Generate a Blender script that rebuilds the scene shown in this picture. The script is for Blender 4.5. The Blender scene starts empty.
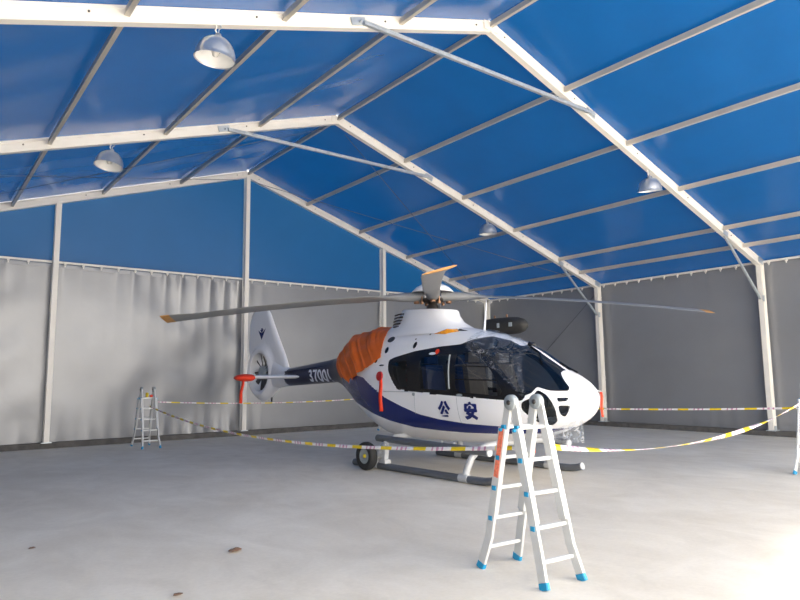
import bpy, bmesh, math, random
import numpy as np
from mathutils import Matrix, Vector
random.seed(7); rng = np.random.default_rng(7)
SC = bpy.context.scene
COL = SC.collection

# ------------------------------------------------------------------ camera
CAM_POS = (-7.751, -17.532, 1.5786)
YAW, PITCH, ROLL, FPX = 0.655578, 0.121621, -0.010953, 639.54
_fw = Vector((math.sin(YAW) * math.cos(PITCH), math.cos(YAW) * math.cos(PITCH), math.sin(PITCH)))
_rt = Vector((math.cos(YAW), -math.sin(YAW), 0)); _up = _rt.cross(_fw)
_r2 = _rt * math.cos(ROLL) + _up * math.sin(ROLL); _u2 = _up * math.cos(ROLL) - _rt * math.sin(ROLL)
cd = bpy.data.cameras.new('camera'); cam = bpy.data.objects.new('camera', cd); COL.objects.link(cam)
cd.sensor_width = 36; cd.lens = FPX / 800 * 36; cd.clip_start = 0.05; cd.clip_end = 500
m = Matrix((_r2, _u2, -_fw)).transposed().to_4x4(); m.translation = CAM_POS
cam.matrix_world = m
SC.camera = cam

# ------------------------------------------------------------------ light
W = bpy.data.worlds.new('sky'); SC.world = W; W.use_nodes = True
_bg = W.node_tree.nodes['Background']
_bg.inputs['Color'].default_value = (1.0, 0.93, 0.835, 1); _bg.inputs['Strength'].default_value = 3.6   # even bright overcast sky
sd = bpy.data.lights.new('sun', 'SUN'); sd.energy = 9.0; sd.angle = math.radians(12); sd.color = (1, .93, .83)
so = bpy.data.objects.new('sun', sd); COL.objects.link(so)
so.rotation_euler = (math.radians(32), math.radians(3), 0)     # hazy sun, high, over the open front of the hall
# sampling portal in the hall's open front (gives off no light of its own)
pd = bpy.data.lights.new('front_opening_portal', 'AREA'); pd.shape = 'RECTANGLE'; pd.size = 20; pd.size_y = 6
pd.cycles.is_portal = True
po = bpy.data.objects.new('front_opening_portal', pd); COL.objects.link(po)
po.location = (0, -20.6, 3.0); po.rotation_euler = (math.radians(90), 0, 0)
SC.view_settings.view_transform = 'Standard'; SC.view_settings.look = 'None'
SC.view_settings.gamma = 1; SC.view_settings.use_curve_mapping = False
SC.view_settings.exposure = 1.2
try:
    SC.cycles.max_bounces = 10; SC.cycles.diffuse_bounces = 6; SC.cycles.transparent_max_bounces = 12
except Exception: pass

# ------------------------------------------------------------------ materials
def srgb(r, g, b):
    f = lambda c: (c / 255 / 12.92) if c / 255 <= .04045 else ((c / 255 + .055) / 1.055) ** 2.4
    return (f(r), f(g), f(b), 1)
def mat(name, color, rough=.5, metal=0, var=0.06, scale=3.0, bump=0, bscale=40, spec=.5, stretch=None):
    m = bpy.data.materials.new(name); m.use_nodes = True
    nt = m.node_tree; N = nt.nodes; b = N['Principled BSDF']
    b.inputs['Roughness'].default_value = rough; b.inputs['Metallic'].default_value = metal
    b.inputs['Specular IOR Level'].default_value = spec
    tc = N.new('ShaderNodeTexCoord'); src = tc.outputs['Object']
    if stretch:
        mp = N.new('ShaderNodeMapping'); mp.inputs['Scale'].default_value = stretch
        nt.links.new(src, mp.inputs['Vector']); src = mp.outputs['Vector']
    nz = N.new('ShaderNodeTexNoise'); nz.inputs['Scale'].default_value = scale; nz.inputs['Distortion'].default_value = 0; nz.inputs['Detail'].default_value = 5
    nt.links.new(src, nz.inputs['Vector'])
    rp = N.new('ShaderNodeValToRGB')
    c = color
    rp.color_ramp.elements[0].position = .3; rp.color_ramp.elements[1].position = .7
    rp.color_ramp.elements[0].color = (c[0] * (1 - var), c[1] * (1 - var), c[2] * (1 - var), 1)
    rp.color_ramp.elements[1].color = (min(1, c[0] * (1 + var)), min(1, c[1] * (1 + var)), min(1, c[2] * (1 + var)), 1)
    nt.links.new(nz.outputs['Fac'], rp.inputs['Fac']); nt.links.new(rp.outputs['Color'], b.inputs['Base Color'])
    if bump:
        n2 = N.new('ShaderNodeTexNoise'); n2.inputs['Scale'].default_value = bscale; n2.inputs['Detail'].default_value = 4
        nt.links.new(src, n2.inputs['Vector'])
        bp = N.new('ShaderNodeBump'); bp.inputs['Strength'].default_value = bump; bp.inputs['Distance'].default_value = .02
        nt.links.new(n2.outputs['Fac'], bp.inputs['Height']); nt.links.new(bp.outputs['Normal'], b.inputs['Normal'])
    return m
def translucent(m, color, fac):
    nt = m.node_tree; N = nt.nodes; b = N['Principled BSDF']; out = N['Material Output']
    t = N.new('ShaderNodeBsdfTranslucent'); t.inputs['Color'].default_value = color
    mx = N.new('ShaderNodeMixShader'); mx.inputs['Fac'].default_value = fac
    nt.links.new(b.outputs[0], mx.inputs[1]); nt.links.new(t.outputs[0], mx.inputs[2]); nt.links.new(mx.outputs[0], out.inputs['Surface'])
    return m
def glassy(name, tint, gloss_rough=.03, base=.08, edge=.6):
    m = bpy.data.materials.new(name); m.use_nodes = True
    nt = m.node_tree; N = nt.nodes; N.remove(N['Principled BSDF']); out = N['Material Output']
    tr = N.new('ShaderNodeBsdfTransparent'); tr.inputs['Color'].default_value = tint
    gl = N.new('ShaderNodeBsdfGlossy'); gl.inputs['Roughness'].default_value = gloss_rough; gl.inputs['Color'].default_value = (.9, .95, 1, 1)
    fr = N.new('ShaderNodeLayerWeight'); fr.inputs['Blend'].default_value = .5          # same from both faces of a thin pane
    pw = N.new('ShaderNodeMath'); pw.operation = 'POWER'; pw.inputs[1].default_value = 5; nt.links.new(fr.outputs['Facing'], pw.inputs[0])
    mr = N.new('ShaderNodeMapRange'); mr.inputs['To Min'].default_value = base; mr.inputs['To Max'].default_value = edge
    nt.links.new(pw.outputs[0], mr.inputs['Value'])
    mx = N.new('ShaderNodeMixShader'); nt.links.new(mr.outputs[0], mx.inputs['Fac'])
    nt.links.new(tr.outputs[0], mx.inputs[1]); nt.links.new(gl.outputs[0], mx.inputs[2]); nt.links.new(mx.outputs[0], out.inputs['Surface'])
    return m, nt, gl

M = {}
M['frame'] = mat('frame_white', srgb(232, 228, 220), .38, 0, .03, 2)
M['alu'] = mat('purlin_aluminium', srgb(196, 190, 180), .42, .35, .05, 2)
M['galv'] = mat('galvanised', srgb(186, 194, 200), .38, .55, .12, 9)
M['kerb'] = mat('kerb_dark', srgb(92, 90, 88), .9, 0, .25, 6, .4, 30)
M['hwhite'] = mat('helicopter_white', srgb(238, 238, 240), .25, 0, .02, 2)
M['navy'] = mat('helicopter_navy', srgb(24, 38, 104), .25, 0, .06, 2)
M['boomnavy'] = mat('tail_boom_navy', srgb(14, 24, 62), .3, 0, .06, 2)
M['black'] = mat('gloss_black', (.010, .010, .012, 1), .18, 0, .05, 3)
M['rubberblack'] = mat('rubber_black', (.018, .018, .018, 1), .75, 0, .15, 20)
M['liner'] = mat('cabin_liner', srgb(58, 60, 64), .9, 0, .1, 4)
M['seat'] = mat('cabin_seat', srgb(104, 98, 92), .85, 0, .12, 12)
M['seatblue'] = mat('cabin_seat_blue', srgb(40, 66, 120), .85, 0, .12, 12)
M['blade'] = mat('rotor_grey', srgb(128, 130, 132), .45, 0, .06, 5)
M['bladedark'] = mat('rotor_root_grey', srgb(120, 122, 126), .5, 0, .06, 5)
M['tipyellow'] = mat('blade_tip_amber', srgb(186, 136, 76), .5, 0, .1, 10)
M['steel'] = mat('dark_steel', srgb(86, 82, 80), .4, .7, .2, 20)
M['brass'] = mat('bronze_fitting', srgb(150, 116, 92), .4, .6, .2, 20)
M['orange'] = mat('orange_canvas', srgb(222, 104, 28), .6, 0, .10, 4, .25, 14)
M['red'] = mat('red_fabric', srgb(232, 62, 30), .6, 0, .08, 12)
M['plugred'] = mat('red_plug', srgb(176, 30, 34), .6, 0, .08, 12)
M['amber'] = mat('amber_lens', srgb(236, 150, 30), .2, 0, .3, 18)
M['skid'] = mat('skid_grey', srgb(104, 108, 114), .4, .3, .08, 6)
M['strut'] = mat('strut_pale', srgb(196, 198, 200), .4, .2, .08, 8)
M['ladder'] = mat('ladder_aluminium', srgb(206, 208, 208), .42, .25, .05, 8)
M['hinge'] = mat('hinge_grey', srgb(150, 158, 162), .5, .2, .08, 20)
M['blueplastic'] = mat('blue_plastic', srgb(24, 142, 190), .45, 0, .08, 20)
M['label'] = mat('orange_label', srgb(222, 120, 92), .6, 0, .28, 60)
M['lampbowl'] = mat('lamp_spun_aluminium', srgb(206, 210, 214), .3, .75, .06, 8)
M['lampin'] = mat('lamp_reflector_inside', srgb(246, 246, 246), .3, .1, .02, 8)
M['bulb'] = mat('lamp_bulb', srgb(236, 234, 226), .25, 0, .03, 8)
M['text'] = mat('lettering_white', srgb(222, 226, 236), .5, 0, .02, 8)
M['leaf'] = mat('dry_leaf', srgb(134, 104, 84), .85, 0, .25, 30)
M['yellow'] = mat('yellow_cap', srgb(226, 200, 40), .5, 0, .05, 8)
M['wire'] = mat('steel_wire', srgb(96, 98, 104), .5, .4, .1, 8)
M['asphalt'] = mat('outdoor_paving', srgb(176, 172, 166), .9, 0, .1, .8, .2, 30)

# roof fabric: blue PVC, a little light comes through
M['roof'] = translucent(mat('roof_fabric_blue', srgb(4, 80, 142), .24, 0, .05, 1.2, .05, 2.5, spec=.6), srgb(4, 74, 140), .045)
M['gableblue'] = translucent(mat('gable_fabric_blue', srgb(5, 74, 126), .45, 0, .04, 1.2, .04, 2.5), srgb(8, 84, 140), .08)
M['curtain'] = mat('curtain_fabric_grey', srgb(140, 142, 146), .34, .22, .05, .9, .26, 2.6, spec=.6)

_ct = M['curtain'].node_tree; _bn = [n for n in _ct.nodes if n.type == 'BUMP'][0]
_r = _ct.nodes.new('ShaderNodeTexNoise'); _r.noise_type = 'RIDGED_MULTIFRACTAL'; _r.inputs['Scale'].default_value = .8; _r.inputs['Detail'].default_value = 4
_t = [n for n in _ct.nodes if n.type == 'TEX_COORD'][0]; _ct.links.new(_t.outputs['Object'], _r.inputs['Vector'])
_a = _ct.nodes.new('ShaderNodeMath'); _a.operation = 'MULTIPLY_ADD'; _a.inputs[1].default_value = .35
_o = _bn.inputs['Height'].links[0].from_socket; _ct.links.new(_r.outputs['Fac'], _a.inputs[0]); _ct.links.new(_o, _a.inputs[2]); _ct.links.new(_a.outputs[0], _bn.inputs['Height'])

# concrete floor: blotchy pale screed
def concrete():
    m = bpy.data.materials.new('concrete_screed'); m.use_nodes = True
    nt = m.node_tree; N = nt.nodes; b = N['Principled BSDF']
    tc = N.new('ShaderNodeTexCoord')
    def noise(sc, det, rough=.6, dist=0, st=(1, 1, 1)):
        mp = N.new('ShaderNodeMapping'); mp.inputs['Scale'].default_value = st
        n = N.new('ShaderNodeTexNoise'); n.inputs['Scale'].default_value = sc; n.inputs['Detail'].default_value = det
        n.inputs['Roughness'].default_value = rough; n.inputs['Distortion'].default_value = dist
        nt.links.new(tc.outputs['Object'], mp.inputs['Vector']); nt.links.new(mp.outputs['Vector'], n.inputs['Vector']); return n.outputs['Fac']
    def ramp(src, p0, c0, p1, c1):
        r = N.new('ShaderNodeValToRGB'); r.color_ramp.elements[0].position = p0; r.color_ramp.elements[1].position = p1
        r.color_ramp.elements[0].color = c0; r.color_ramp.elements[1].color = c1
        nt.links.new(src, r.inputs['Fac']); return r.outputs['Color']
    base = ramp(noise(.7, 8, .62, .6), .34, srgb(216, 208, 195), .68, srgb(230, 224, 213))
    swirl = ramp(noise(1.6, 6, .55, 1.6, (1, .55, 1)),   .34, (.905, .90, .89, 1), .64, (1, 1, 1, 1))
    fine = ramp(noise(24, 4), .3, (.93, .93, .93, 1), .7, (1, 1, 1, 1))
    rust = ramp(noise(.55, 3, .5, .8), .70, (1, 1, 1, 1), .80, (.96, .90, .80, 1))
    cur = base
    for other in (swirl, fine, rust):
        x = N.new('ShaderNodeMix'); x.data_type = 'RGBA'; x.blend_type = 'MULTIPLY'; x.inputs['Factor'].default_value = 1
        nt.links.new(cur, x.inputs['A']); nt.links.new(other, x.inputs['B']); cur = x.outputs['Result']
    nt.links.new(cur, b.inputs['Base Color'])
    rr = N.new('ShaderNodeMapRange'); rr.inputs['To Min'].default_value = .45; rr.inputs['To Max'].default_value = .75
    nt.links.new(noise(1.3, 5), rr.inputs['Value']); nt.links.new(rr.outputs[0], b.inputs['Roughness'])
    b.inputs['Specular IOR Level'].default_value = .3
    bp = N.new('ShaderNodeBump'); bp.inputs['Strength'].default_value = .12; bp.inputs['Distance'].default_value = .01
    nt.links.new(noise(9, 6), bp.inputs['Height']); nt.links.new(bp.outputs[0], b.inputs['Normal'])
    return m
M['concrete'] = concrete()

# barrier tape: yellow and white bands along its length (UV u = metres), purple print on the white
def tape_mat():
    m = bpy.data.materials.new('barrier_tape'); m.use_nodes = True
    nt = m.node_tree; N = nt.nodes; b = N['Principled BSDF']; b.inputs['Roughness'].default_value = .35
    uv = N.new('ShaderNodeUVMap'); uv.uv_map = 'UVMap'
    sp = N.new('ShaderNodeSeparateXYZ'); nt.links.new(uv.outputs[0], sp.inputs[0])
    md = N.new('ShaderNodeMath'); md.operation = 'FRACT'
    dv = N.new('ShaderNodeMath'); dv.operation = 'DIVIDE'; dv.inputs[1].default_value = .62
    nt.links.new(sp.outputs['X'], dv.inputs[0]); nt.links.new(dv.outputs[0], md.inputs[0])
    rp = N.new('ShaderNodeValToRGB'); rp.color_ramp.interpolation = 'CONSTANT'
    e = rp.color_ramp.elements; e[0].color = srgb(238, 206, 30); e[1].position = .34; e[1].color = srgb(238, 234, 232)
    for p, c in ((.50, (206, 150, 176)), (.54, (236, 230, 230)), (.62, (204, 150, 176)), (.68, (234, 220, 224)), (.76, (200, 140, 168)), (.80, (238, 234, 232))):
        el = e.new(p); el.color = srgb(*c)
    nt.links.new(md.outputs[0], rp.inputs['Fac']); nt.links.new(rp.outputs['Color'], b.inputs['Base Color'])
    return m
M['tape'] = tape_mat()
M['glass'], _, _ = glassy('tinted_cabin_glass', (.46, .48, .50, 1), .03, .055, .8)
M['film'], _nt, _gl = glassy('clear_plastic_film', (.955, .965, .97, 1), .10, .05, .85)
_n = _nt.nodes.new('ShaderNodeTexNoise'); _n.inputs['Scale'].default_value = 9; _n.inputs['Detail'].default_value = 4; _n.inputs['Distortion'].default_value = 1.5
_tc = _nt.nodes.new('ShaderNodeTexCoord'); _bp = _nt.nodes.new('ShaderNodeBump'); _bp.inputs['Strength'].default_value = .6; _bp.inputs['Distance'].default_value = .03
_nt.links.new(_tc.outputs['Object'], _n.inputs['Vector']); _nt.links.new(_n.outputs['Fac'], _bp.inputs['Height']); _nt.links.new(_bp.outputs[0], _gl.inputs['Normal'])

_df = _nt.nodes.new('ShaderNodeBsdfTranslucent'); _df.inputs['Color'].default_value = (.9, .92, .95, 1)
_d2 = _nt.nodes.new('ShaderNodeBsdfDiffuse'); _d2.inputs['Color'].default_value = (.9, .92, .95, 1)
_ad = _nt.nodes.new('ShaderNodeMixShader'); _ad.inputs['Fac'].default_value = .4
_nt.links.new(_d2.outputs[0], _ad.inputs[1]); _nt.links.new(_df.outputs[0], _ad.inputs[2])
_w = _nt.nodes.new('ShaderNodeTexNoise'); _w.inputs['Scale'].default_value = 2.6; _w.inputs['Detail'].default_value = 4; _w.inputs['Distortion'].default_value = 1.6
_mp = _nt.nodes.new('ShaderNodeMapping'); _mp.inputs['Scale'].default_value = (1, 1.6, 2.2); _mp.inputs['Rotation'].default_value = (.3, .8, .2)
_nt.links.new(_tc.outputs['Object'], _mp.inputs['Vector']); _nt.links.new(_mp.outputs['Vector'], _w.inputs['Vector'])
_rp = _nt.nodes.new('ShaderNodeValToRGB'); _e = _rp.color_ramp.elements       # thin pale lines where the film is creased
_e[0].position = .47; _e[0].color = (.02, .02, .02, 1); _e[1].position = .495; _e[1].color = (.30, .30, .30, 1); _x = _e.new(.52); _x.color = (.035, .035, .035, 1)
_nt.links.new(_w.outputs['Fac'], _rp.inputs['Fac'])
_m3 = _nt.nodes.new('ShaderNodeMixShader'); _nt.links.new(_rp.outputs['Color'], _m3.inputs['Fac'])
_out = _nt.nodes['Material Output']; _prev = _out.inputs['Surface'].links[0].from_socket
_nt.links.new(_prev, _m3.inputs[1]); _nt.links.new(_ad.outputs[0], _m3.inputs[2]); _nt.links.new(_m3.outputs[0], _out.inputs['Surface'])

M['film2'] = M['film'].copy(); M['film2'].name = 'crumpled_plastic_film'
for _q in M['film2'].node_tree.nodes:
    if _q.type == 'VALTORGB':
        for _c, _v in zip(_q.color_ramp.elements, (.14, .62, .16)): _c.color = (_v, _v, _v, 1)

# ------------------------------------------------------------------ helpers
class MB:
    """collects shapes, then links them as ONE mesh object"""
    def __init__(s): s.v = []; s.f = []; s.sm = []
    def add(s, vs, fs, smooth=False):
        o = len(s.v); s.v += [tuple(map(float, p)) for p in vs]; s.f += [tuple(i + o for i in f) for f in fs]; s.sm += [smooth] * len(fs); return s
    def box(s, c, d, rot=None):
        x, y, z = d[0] / 2, d[1] / 2, d[2] / 2
        vs = [Vector((a * x, b * y, e * z)) for a in (-1, 1) for b in (-1, 1) for e in (-1, 1)]
        if rot is not None: vs = [rot @ p for p in vs]
        vs = [p + Vector(c) for p in vs]
        return s.add(vs, [(0, 1, 3, 2), (4, 6, 7, 5), (0, 4, 5, 1), (2, 3, 7, 6), (0, 2, 6, 4), (1, 5, 7, 3)])
    def bar(s, a, b, w, h, up=(0, 0, 1), bev=0.0):
        """rectangular bar from a to b, w across, h along up"""
        a, b = Vector(a), Vector(b); t = (b - a).normalized(); u = Vector(up)
        side = t.cross(u).normalized(); u = side.cross(t).normalized()
        k = bev
        pr = [(-w / 2 + k, -h / 2), (w / 2 - k, -h / 2), (w / 2, -h / 2 + k), (w / 2, h / 2 - k), (w / 2 - k, h / 2), (-w / 2 + k, h / 2), (-w / 2, h / 2 - k), (-w / 2, -h / 2 + k)] if k else \
             [(-w / 2, -h / 2), (w / 2, -h / 2), (w / 2, h / 2), (-w / 2, h / 2)]
        n = len(pr); vs = [p + side * x + u * y for p in (a, b) for x, y in pr]
        fs = [(i, (i + 1) % n, (i + 1) % n + n, i + n) for i in range(n)] + [tuple(range(n))[::-1], tuple(range(n, 2 * n))]
        return s.add(vs, fs)
    def extrude(s, a, b, prof, up=(0, 0, 1)):
        a, b = Vector(a), Vector(b); t = (b - a).normalized(); u = Vector(up)
        side = t.cross(u).normalized(); u = side.cross(t).normalized()
        n = len(prof); vs = [p + side * x + u * y for p in (a, b) for x, y in prof]
        return s.add(vs, [(i, (i + 1) % n, (i + 1) % n + n, i + n) for i in range(n)] + [tuple(range(n))[::-1], tuple(range(n, 2 * n))])
    def tube(s, pts, r, n=10, caps=True):
        pts = [Vector(p) for p in pts]; rr = r if hasattr(r, '__len__') else [r] * len(pts)
        vs = []; prev = None
        for i, p in enumerate(pts):
            t = (pts[min(i + 1, len(pts) - 1)] - pts[max(i - 1, 0)]).normalized()
            if prev is None:
                u = t.cross(Vector((0, 0, 1)));
                if u.length < .05: u = t.cross(Vector((1, 0, 0)))
            else: u = prev - t * prev.dot(t)
            u.normalize(); prev = u; w = t.cross(u)
            vs += [p + (u * math.cos(a) + w * math.sin(a)) * rr[i] for a in (2 * math.pi * k / n for k in range(n))]
        L = len(pts); fs = [(i * n + k, i * n + (k + 1) % n, (i + 1) * n + (k + 1) % n, (i + 1) * n + k) for i in range(L - 1) for k in range(n)]
        s.add(vs, fs, True)
        if caps: s.add(vs[:n], [tuple(range(n))[::-1]]); s.add(vs[-n:], [tuple(range(n))])
        return s
    def lathe(s, prof, c=(0, 0, 0), n=24, axis='z'):
        vs = []
        for r, h in prof:
            for k in range(n):
                a = 2 * math.pi * k / n; x, y = r * math.cos(a), r * math.sin(a)
                p = (x, y, h) if axis == 'z' else ((x, h, y) if axis == 'y' else (h, x, y))
                vs.append((p[0] + c[0], p[1] + c[1], p[2] + c[2]))
        L = len(prof)
        return s.add(vs, [(i * n + k, i * n + (k + 1) % n, (i + 1) * n + (k + 1) % n, (i + 1) * n + k) for i in range(L - 1) for k in range(n)], True)
    def grid(s, G, close=False, smooth=True):
        G = np.asarray(G); a, b = G.shape[:2]
        fs = [(i * b + j, i * b + (j + 1) % b, (i + 1) * b + (j + 1) % b, (i + 1) * b + j) for i in range(a - 1) for j in range(b if close else b - 1)]
        return s.add(G.reshape(-1, 3), fs, smooth)
    def build(s, name, m, parent=None, recalc=True):
        me = bpy.data.meshes.new(name); me.from_pydata(s.v, [], s.f)
        me.polygons.foreach_set('use_smooth', s.sm)
        if recalc:
            bm = bmesh.new(); bm.from_mesh(me); bmesh.ops.recalc_face_normals(bm, faces=bm.faces); bm.to_mesh(me); bm.free()
        me.materials.append(m if not isinstance(m, str) else M[m]); me.update()
        return link(name, me, parent)
def link(name, me, parent=None):
    o = bpy.data.objects.new(name, me); COL.objects.link(o)
    if parent is not None: o.parent = parent
    return o
def thing(name, label, cat, loc=(0, 0, 0), rz=0, group=None):
    o = bpy.data.objects.new(name, None); COL.objects.link(o); o.empty_display_size = .2
    o.location = loc; o.rotation_euler = (0, 0, rz); return tag(o, label, cat, group)
def tag(o, label, cat, group=None):
    o['label'] = label; o['category'] = cat
    if group: o['group'] = group
    return o
def struct(o): o['kind'] = 'structure'; return o
def sempty(name):
    o = bpy.data.objects.new(name, None); COL.objects.link(o); o.empty_display_size = .2; return struct(o)
def copy_tree(o, parent=None):
    c = o.copy(); COL.objects.link(c); c.parent = parent
    for ch in list(o.children): copy_tree(ch, c)
    return c
def sstep(a, b, x): t = np.clip((x - a) / (b - a), 0, 1); return t * t * (3 - 2 * t)

# ================================================================== THE HALL (20 m span, 5 m bays; ridge along Y, gable at Y = 0, open front at -20)
BAY = 5.047
FY = [-BAY * i for i in range(5)]
SL = .32
def roof_z(x): return 7.81 - SL * abs(x)
FRONT = FY[-1]
# floor and ground
o = struct(MB().box((0, (FRONT - .6) / 2 + .2, -.1), (20.5, -FRONT + 1.0, .2)).build('floor', 'concrete'))
g = MB().box((0, -10, -.2), (160, 160, .1)).build('ground_outside', 'asphalt'); struct(g)
# kerbs at the foot of the walls
struct(MB().box((0, .13, .066), (20.6, .36, .132)).build('baseboard_back', 'kerb'))
for s, nm in ((1, 'right'), (-1, 'left')):
    struct(MB().box((s * 10.11, FRONT / 2 - .05, .066), (.36, -FRONT - .05, .132)).build('baseboard_' + nm, 'kerb'))

# ---- ceiling: one fabric panel for each bay and slope, carried by purlins
ceil = sempty('ceiling')
def roof_panel(y0, y1, s, seed):
    r = np.random.default_rng(seed)
    nx, ny = 61, 25
    u = np.linspace(0, 1, nx)[:, None] * np.ones((1, ny)); v = np.linspace(0, 1, ny)[None] * np.ones((nx, 1))
    x = u * 10.21; y = y0 + (y1 - y0) * v
    z = 7.815 - SL * x
    # taut between the purlins, slight draw wrinkles running across the bay
    sag = .018 * np.sin(np.pi * (x % 2) / 2) * np.sin(np.pi * v)
    wr = sum(  .007 * np.sin(2 * np.pi * (r.uniform(1, 4) * v + r.uniform(.2, .9) * x * .6) + r.uniform(0, 6)) for _ in range(4))
    z = z + sag + wr * np.sin(np.pi * v) * np.minimum(1, u * 8)
    return np.stack([s * x, y, z], -1)
sd_ = 11
for i in range(4):
    for s in (-1, 1):
        sd_ += 1
        MB().grid(roof_panel(FY[i] - .03, FY[i + 1] + .03, s, sd_)).build('fabric_panel', 'roof', ceil, recalc=False)
pprof = [(-.03, -.05), (.03, -.05), (.03, -.03), (.022, -.026), (.022, .05), (-.022, .05), (-.022, -.026), (-.03, -.03)]
pmesh = {}
for i in range(4):
    for x in (0, 2, 4, 6, 8, 9, -2, -4, -6, -8, -9):
        z = roof_z(x) - .085
        b_ = MB(); b_.extrude((x, FY[i] - .06, z), (x, FY[i + 1] + .06, z), pprof).build('purlin', 'alu', ceil)

# ---- portal frames
RP = [(-.06, -.1), (.06, -.1), (.06, -.068), (.047, -.062), (.047, .058), (.06, .064), (.06, .1), (-.06, .1), (-.06, .064), (-.047, .058), (-.047, -.062), (-.06, -.068)]
FLAB = ['white gable end frame with three upright posts behind the helicopter tail',
        'white portal frame with tie beam passing over the helicopter tail boom',
        'white portal frame with tie beam passing over the helicopter cabin',
        'white portal frame one bay nearer the open front than the helicopter cabin',
        'white portal frame standing at the open front of the hall']
for i, y in enumerate(FY):
    t = thing('portal_frame', FLAB[i], 'frame', (0, y, 0))
    for s in (-1, 1):
        MB().extrude((0, 0, 7.705), (s * 10.02, 0, 7.705 - SL * 10.02), RP).build('rafter', 'frame', t)
        c = MB().extrude((s * 10.0, 0, .15), (s * 10.0, 0, 4.62), RP, up=(1, 0, 0)).build('column', 'frame', t)
        MB().box((s * 10.0, 0, .142), (.30, .22, .02)).box((s * 10.0, -.075, .2), (.12, .012, .12)).build('base_plate', 'galv', c)
        if i:
            a, b_ = (s * 8.15, 0, 5.02), (s * 9.9, 0, 3.55)
            k = MB().bar(a, b_, .05, .06, bev=.006).build('knee_brace', 'galv', t)
            MB().box((s * 8.1, -.068, 5.05), (.22, .012, .12), Matrix.Rotation(s * .31, 3, 'Y')).build('bracket', 'galv', k); MB().box((s * 9.93, -.068, 3.55), (.10, .012, .16)).build('bracket', 'galv', k)
            for xx in (7.95, 9.0):
                sz = 7.705 - SL * xx
                MB().box((s * xx, 0, sz), (.03, .132, .212), Matrix.Rotation(s * .31, 3, 'Y')).build('splice_collar', 'frame', t)
            MB().box((s * 9.93, -.066, 4.56), (.26, .012, .15), Matrix.Rotation(s * .31, 3, 'Y')).build('eave_plate', 'galv', t)
        # bolt heads along the rafter face
        bm_ = MB()
        for xx in (.35, 2.3, 4.4, 6.4, 8.4): bm_.lathe([(.0, -.068), (.014, -.067), (.014, -.055)], (s * xx, 0, 7.70 - SL * xx + .02), 8, 'y')
        bm_.build('bolt_heads', 'steel', t)['kind'] = 'stuff'
    MB().box((0, -.064, 7.69), (.34, .012, .16)).build('ridge_plate', 'frame', t)
    if i:
        tb = MB().extrude((-2.72, -.10, 6.80), (2.86, -.10, 6.80), [(-.025, -.035), (.025, -.035), (.025, -.012), (.018, -.008), (.018, .008), (.025, .012), (.025, .035), (-.025, .035)]).build('tie_beam', 'galv', t)
        for s in (-1, 1):
            MB().box((s * 2.80, -.07, 6.81), (.26, .014, .12), Matrix.Rotation(s * .31, 3, 'Y')).lathe([(.0, -.13), (.02, -.128), (.02, -.08)], (s * 2.78, 0, 6.80), 8, 'y').build('bracket', 'galv', tb)
    else:
        for xx in (-5, 0, 5):
            zt = 7.60 - SL * abs(xx)
            p = MB().extrude((xx, .0, .15), (xx, .0, zt), RP, up=(0, 1, 0)).build('gable_post', 'frame', t)
            MB().box((xx, 0, .142), (.22, .26, .02)).build('base_plate', 'galv', p)

# ---- walls
def curtain(name, parent, org, du, length, zt, zb, nrm, seed, pleat, n=121, mz=61):
    """hanging sheet: org + du*s, hooked every 0.42 m along its top, wrinkled most below the hooks"""
    r = np.random.default_rng(seed)
    s = np.linspace(0, length, n)[:, None] * np.ones((1, mz)); q = np.linspace(0, 1, mz)[None] * np.ones((n, 1))
    ph = (s / .42) % 1.0; k = np.floor(s / .42).astype(int) % 64
    amp = r.uniform(.25, 1, 64)[k] * pleat(s / length)
    sag = .02 * (np.abs(np.sin(np.pi * s / .42))) * (1 - q) ** 3 * (.4 + amp)
    h = zt - zb; dz = q * h
    z = zt - dz - sag * np.exp(-dz / .5)
    d = amp * .07 * (1 - np.abs(np.cos(np.pi * s / .42))) * np.exp(-dz / (.28 + .35 * amp))
    for _ in range(9):
        fx, fz = r.uniform(.15, .9), r.uniform(-.9, .9)
        d = d + pleat(s / length) * .0045 * np.sin(2 * np.pi * (fx * s + fz * dz) + r.uniform(0, 6)) * np.exp(-((dz / h - r.uniform(0, 1)) / .45) ** 2)
    d = d + .035 * np.sin(np.pi * s / length) * np.sin(np.pi * q)
    # puckers along the bottom hem
    d = d + pleat(s / length) * .03 * np.sin(2 * np.pi * s * .8 + r.uniform(0, 6)) * np.sin(2 * np.pi * s * 1.9) * np.exp(-(h - dz) / .35)
    P = np.array(org)[None, None] + np.array(du)[None, None] * s[..., None] + np.array(nrm)[None, None] * (d - .03)[..., None]
    P[..., 2] = z
    return MB().grid(P).build(name, 'curtain', parent, recalc=False)
def eyelets(parent, org, du, length, nrm):
    b = MB()
    for k in range(int(length / .42) + 1):
        p = np.array(org) + np.array(du) * (k * .42) + np.array(nrm) * .035
        b.box(p, (.05, .05, .045)); b.box(p + np.array((0, 0, -.04)), (.02, .02, .05))
    o = b.build('hook_row', 'frame', parent); o['kind'] = 'stuff'
wb = sempty('wall_back')
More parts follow.
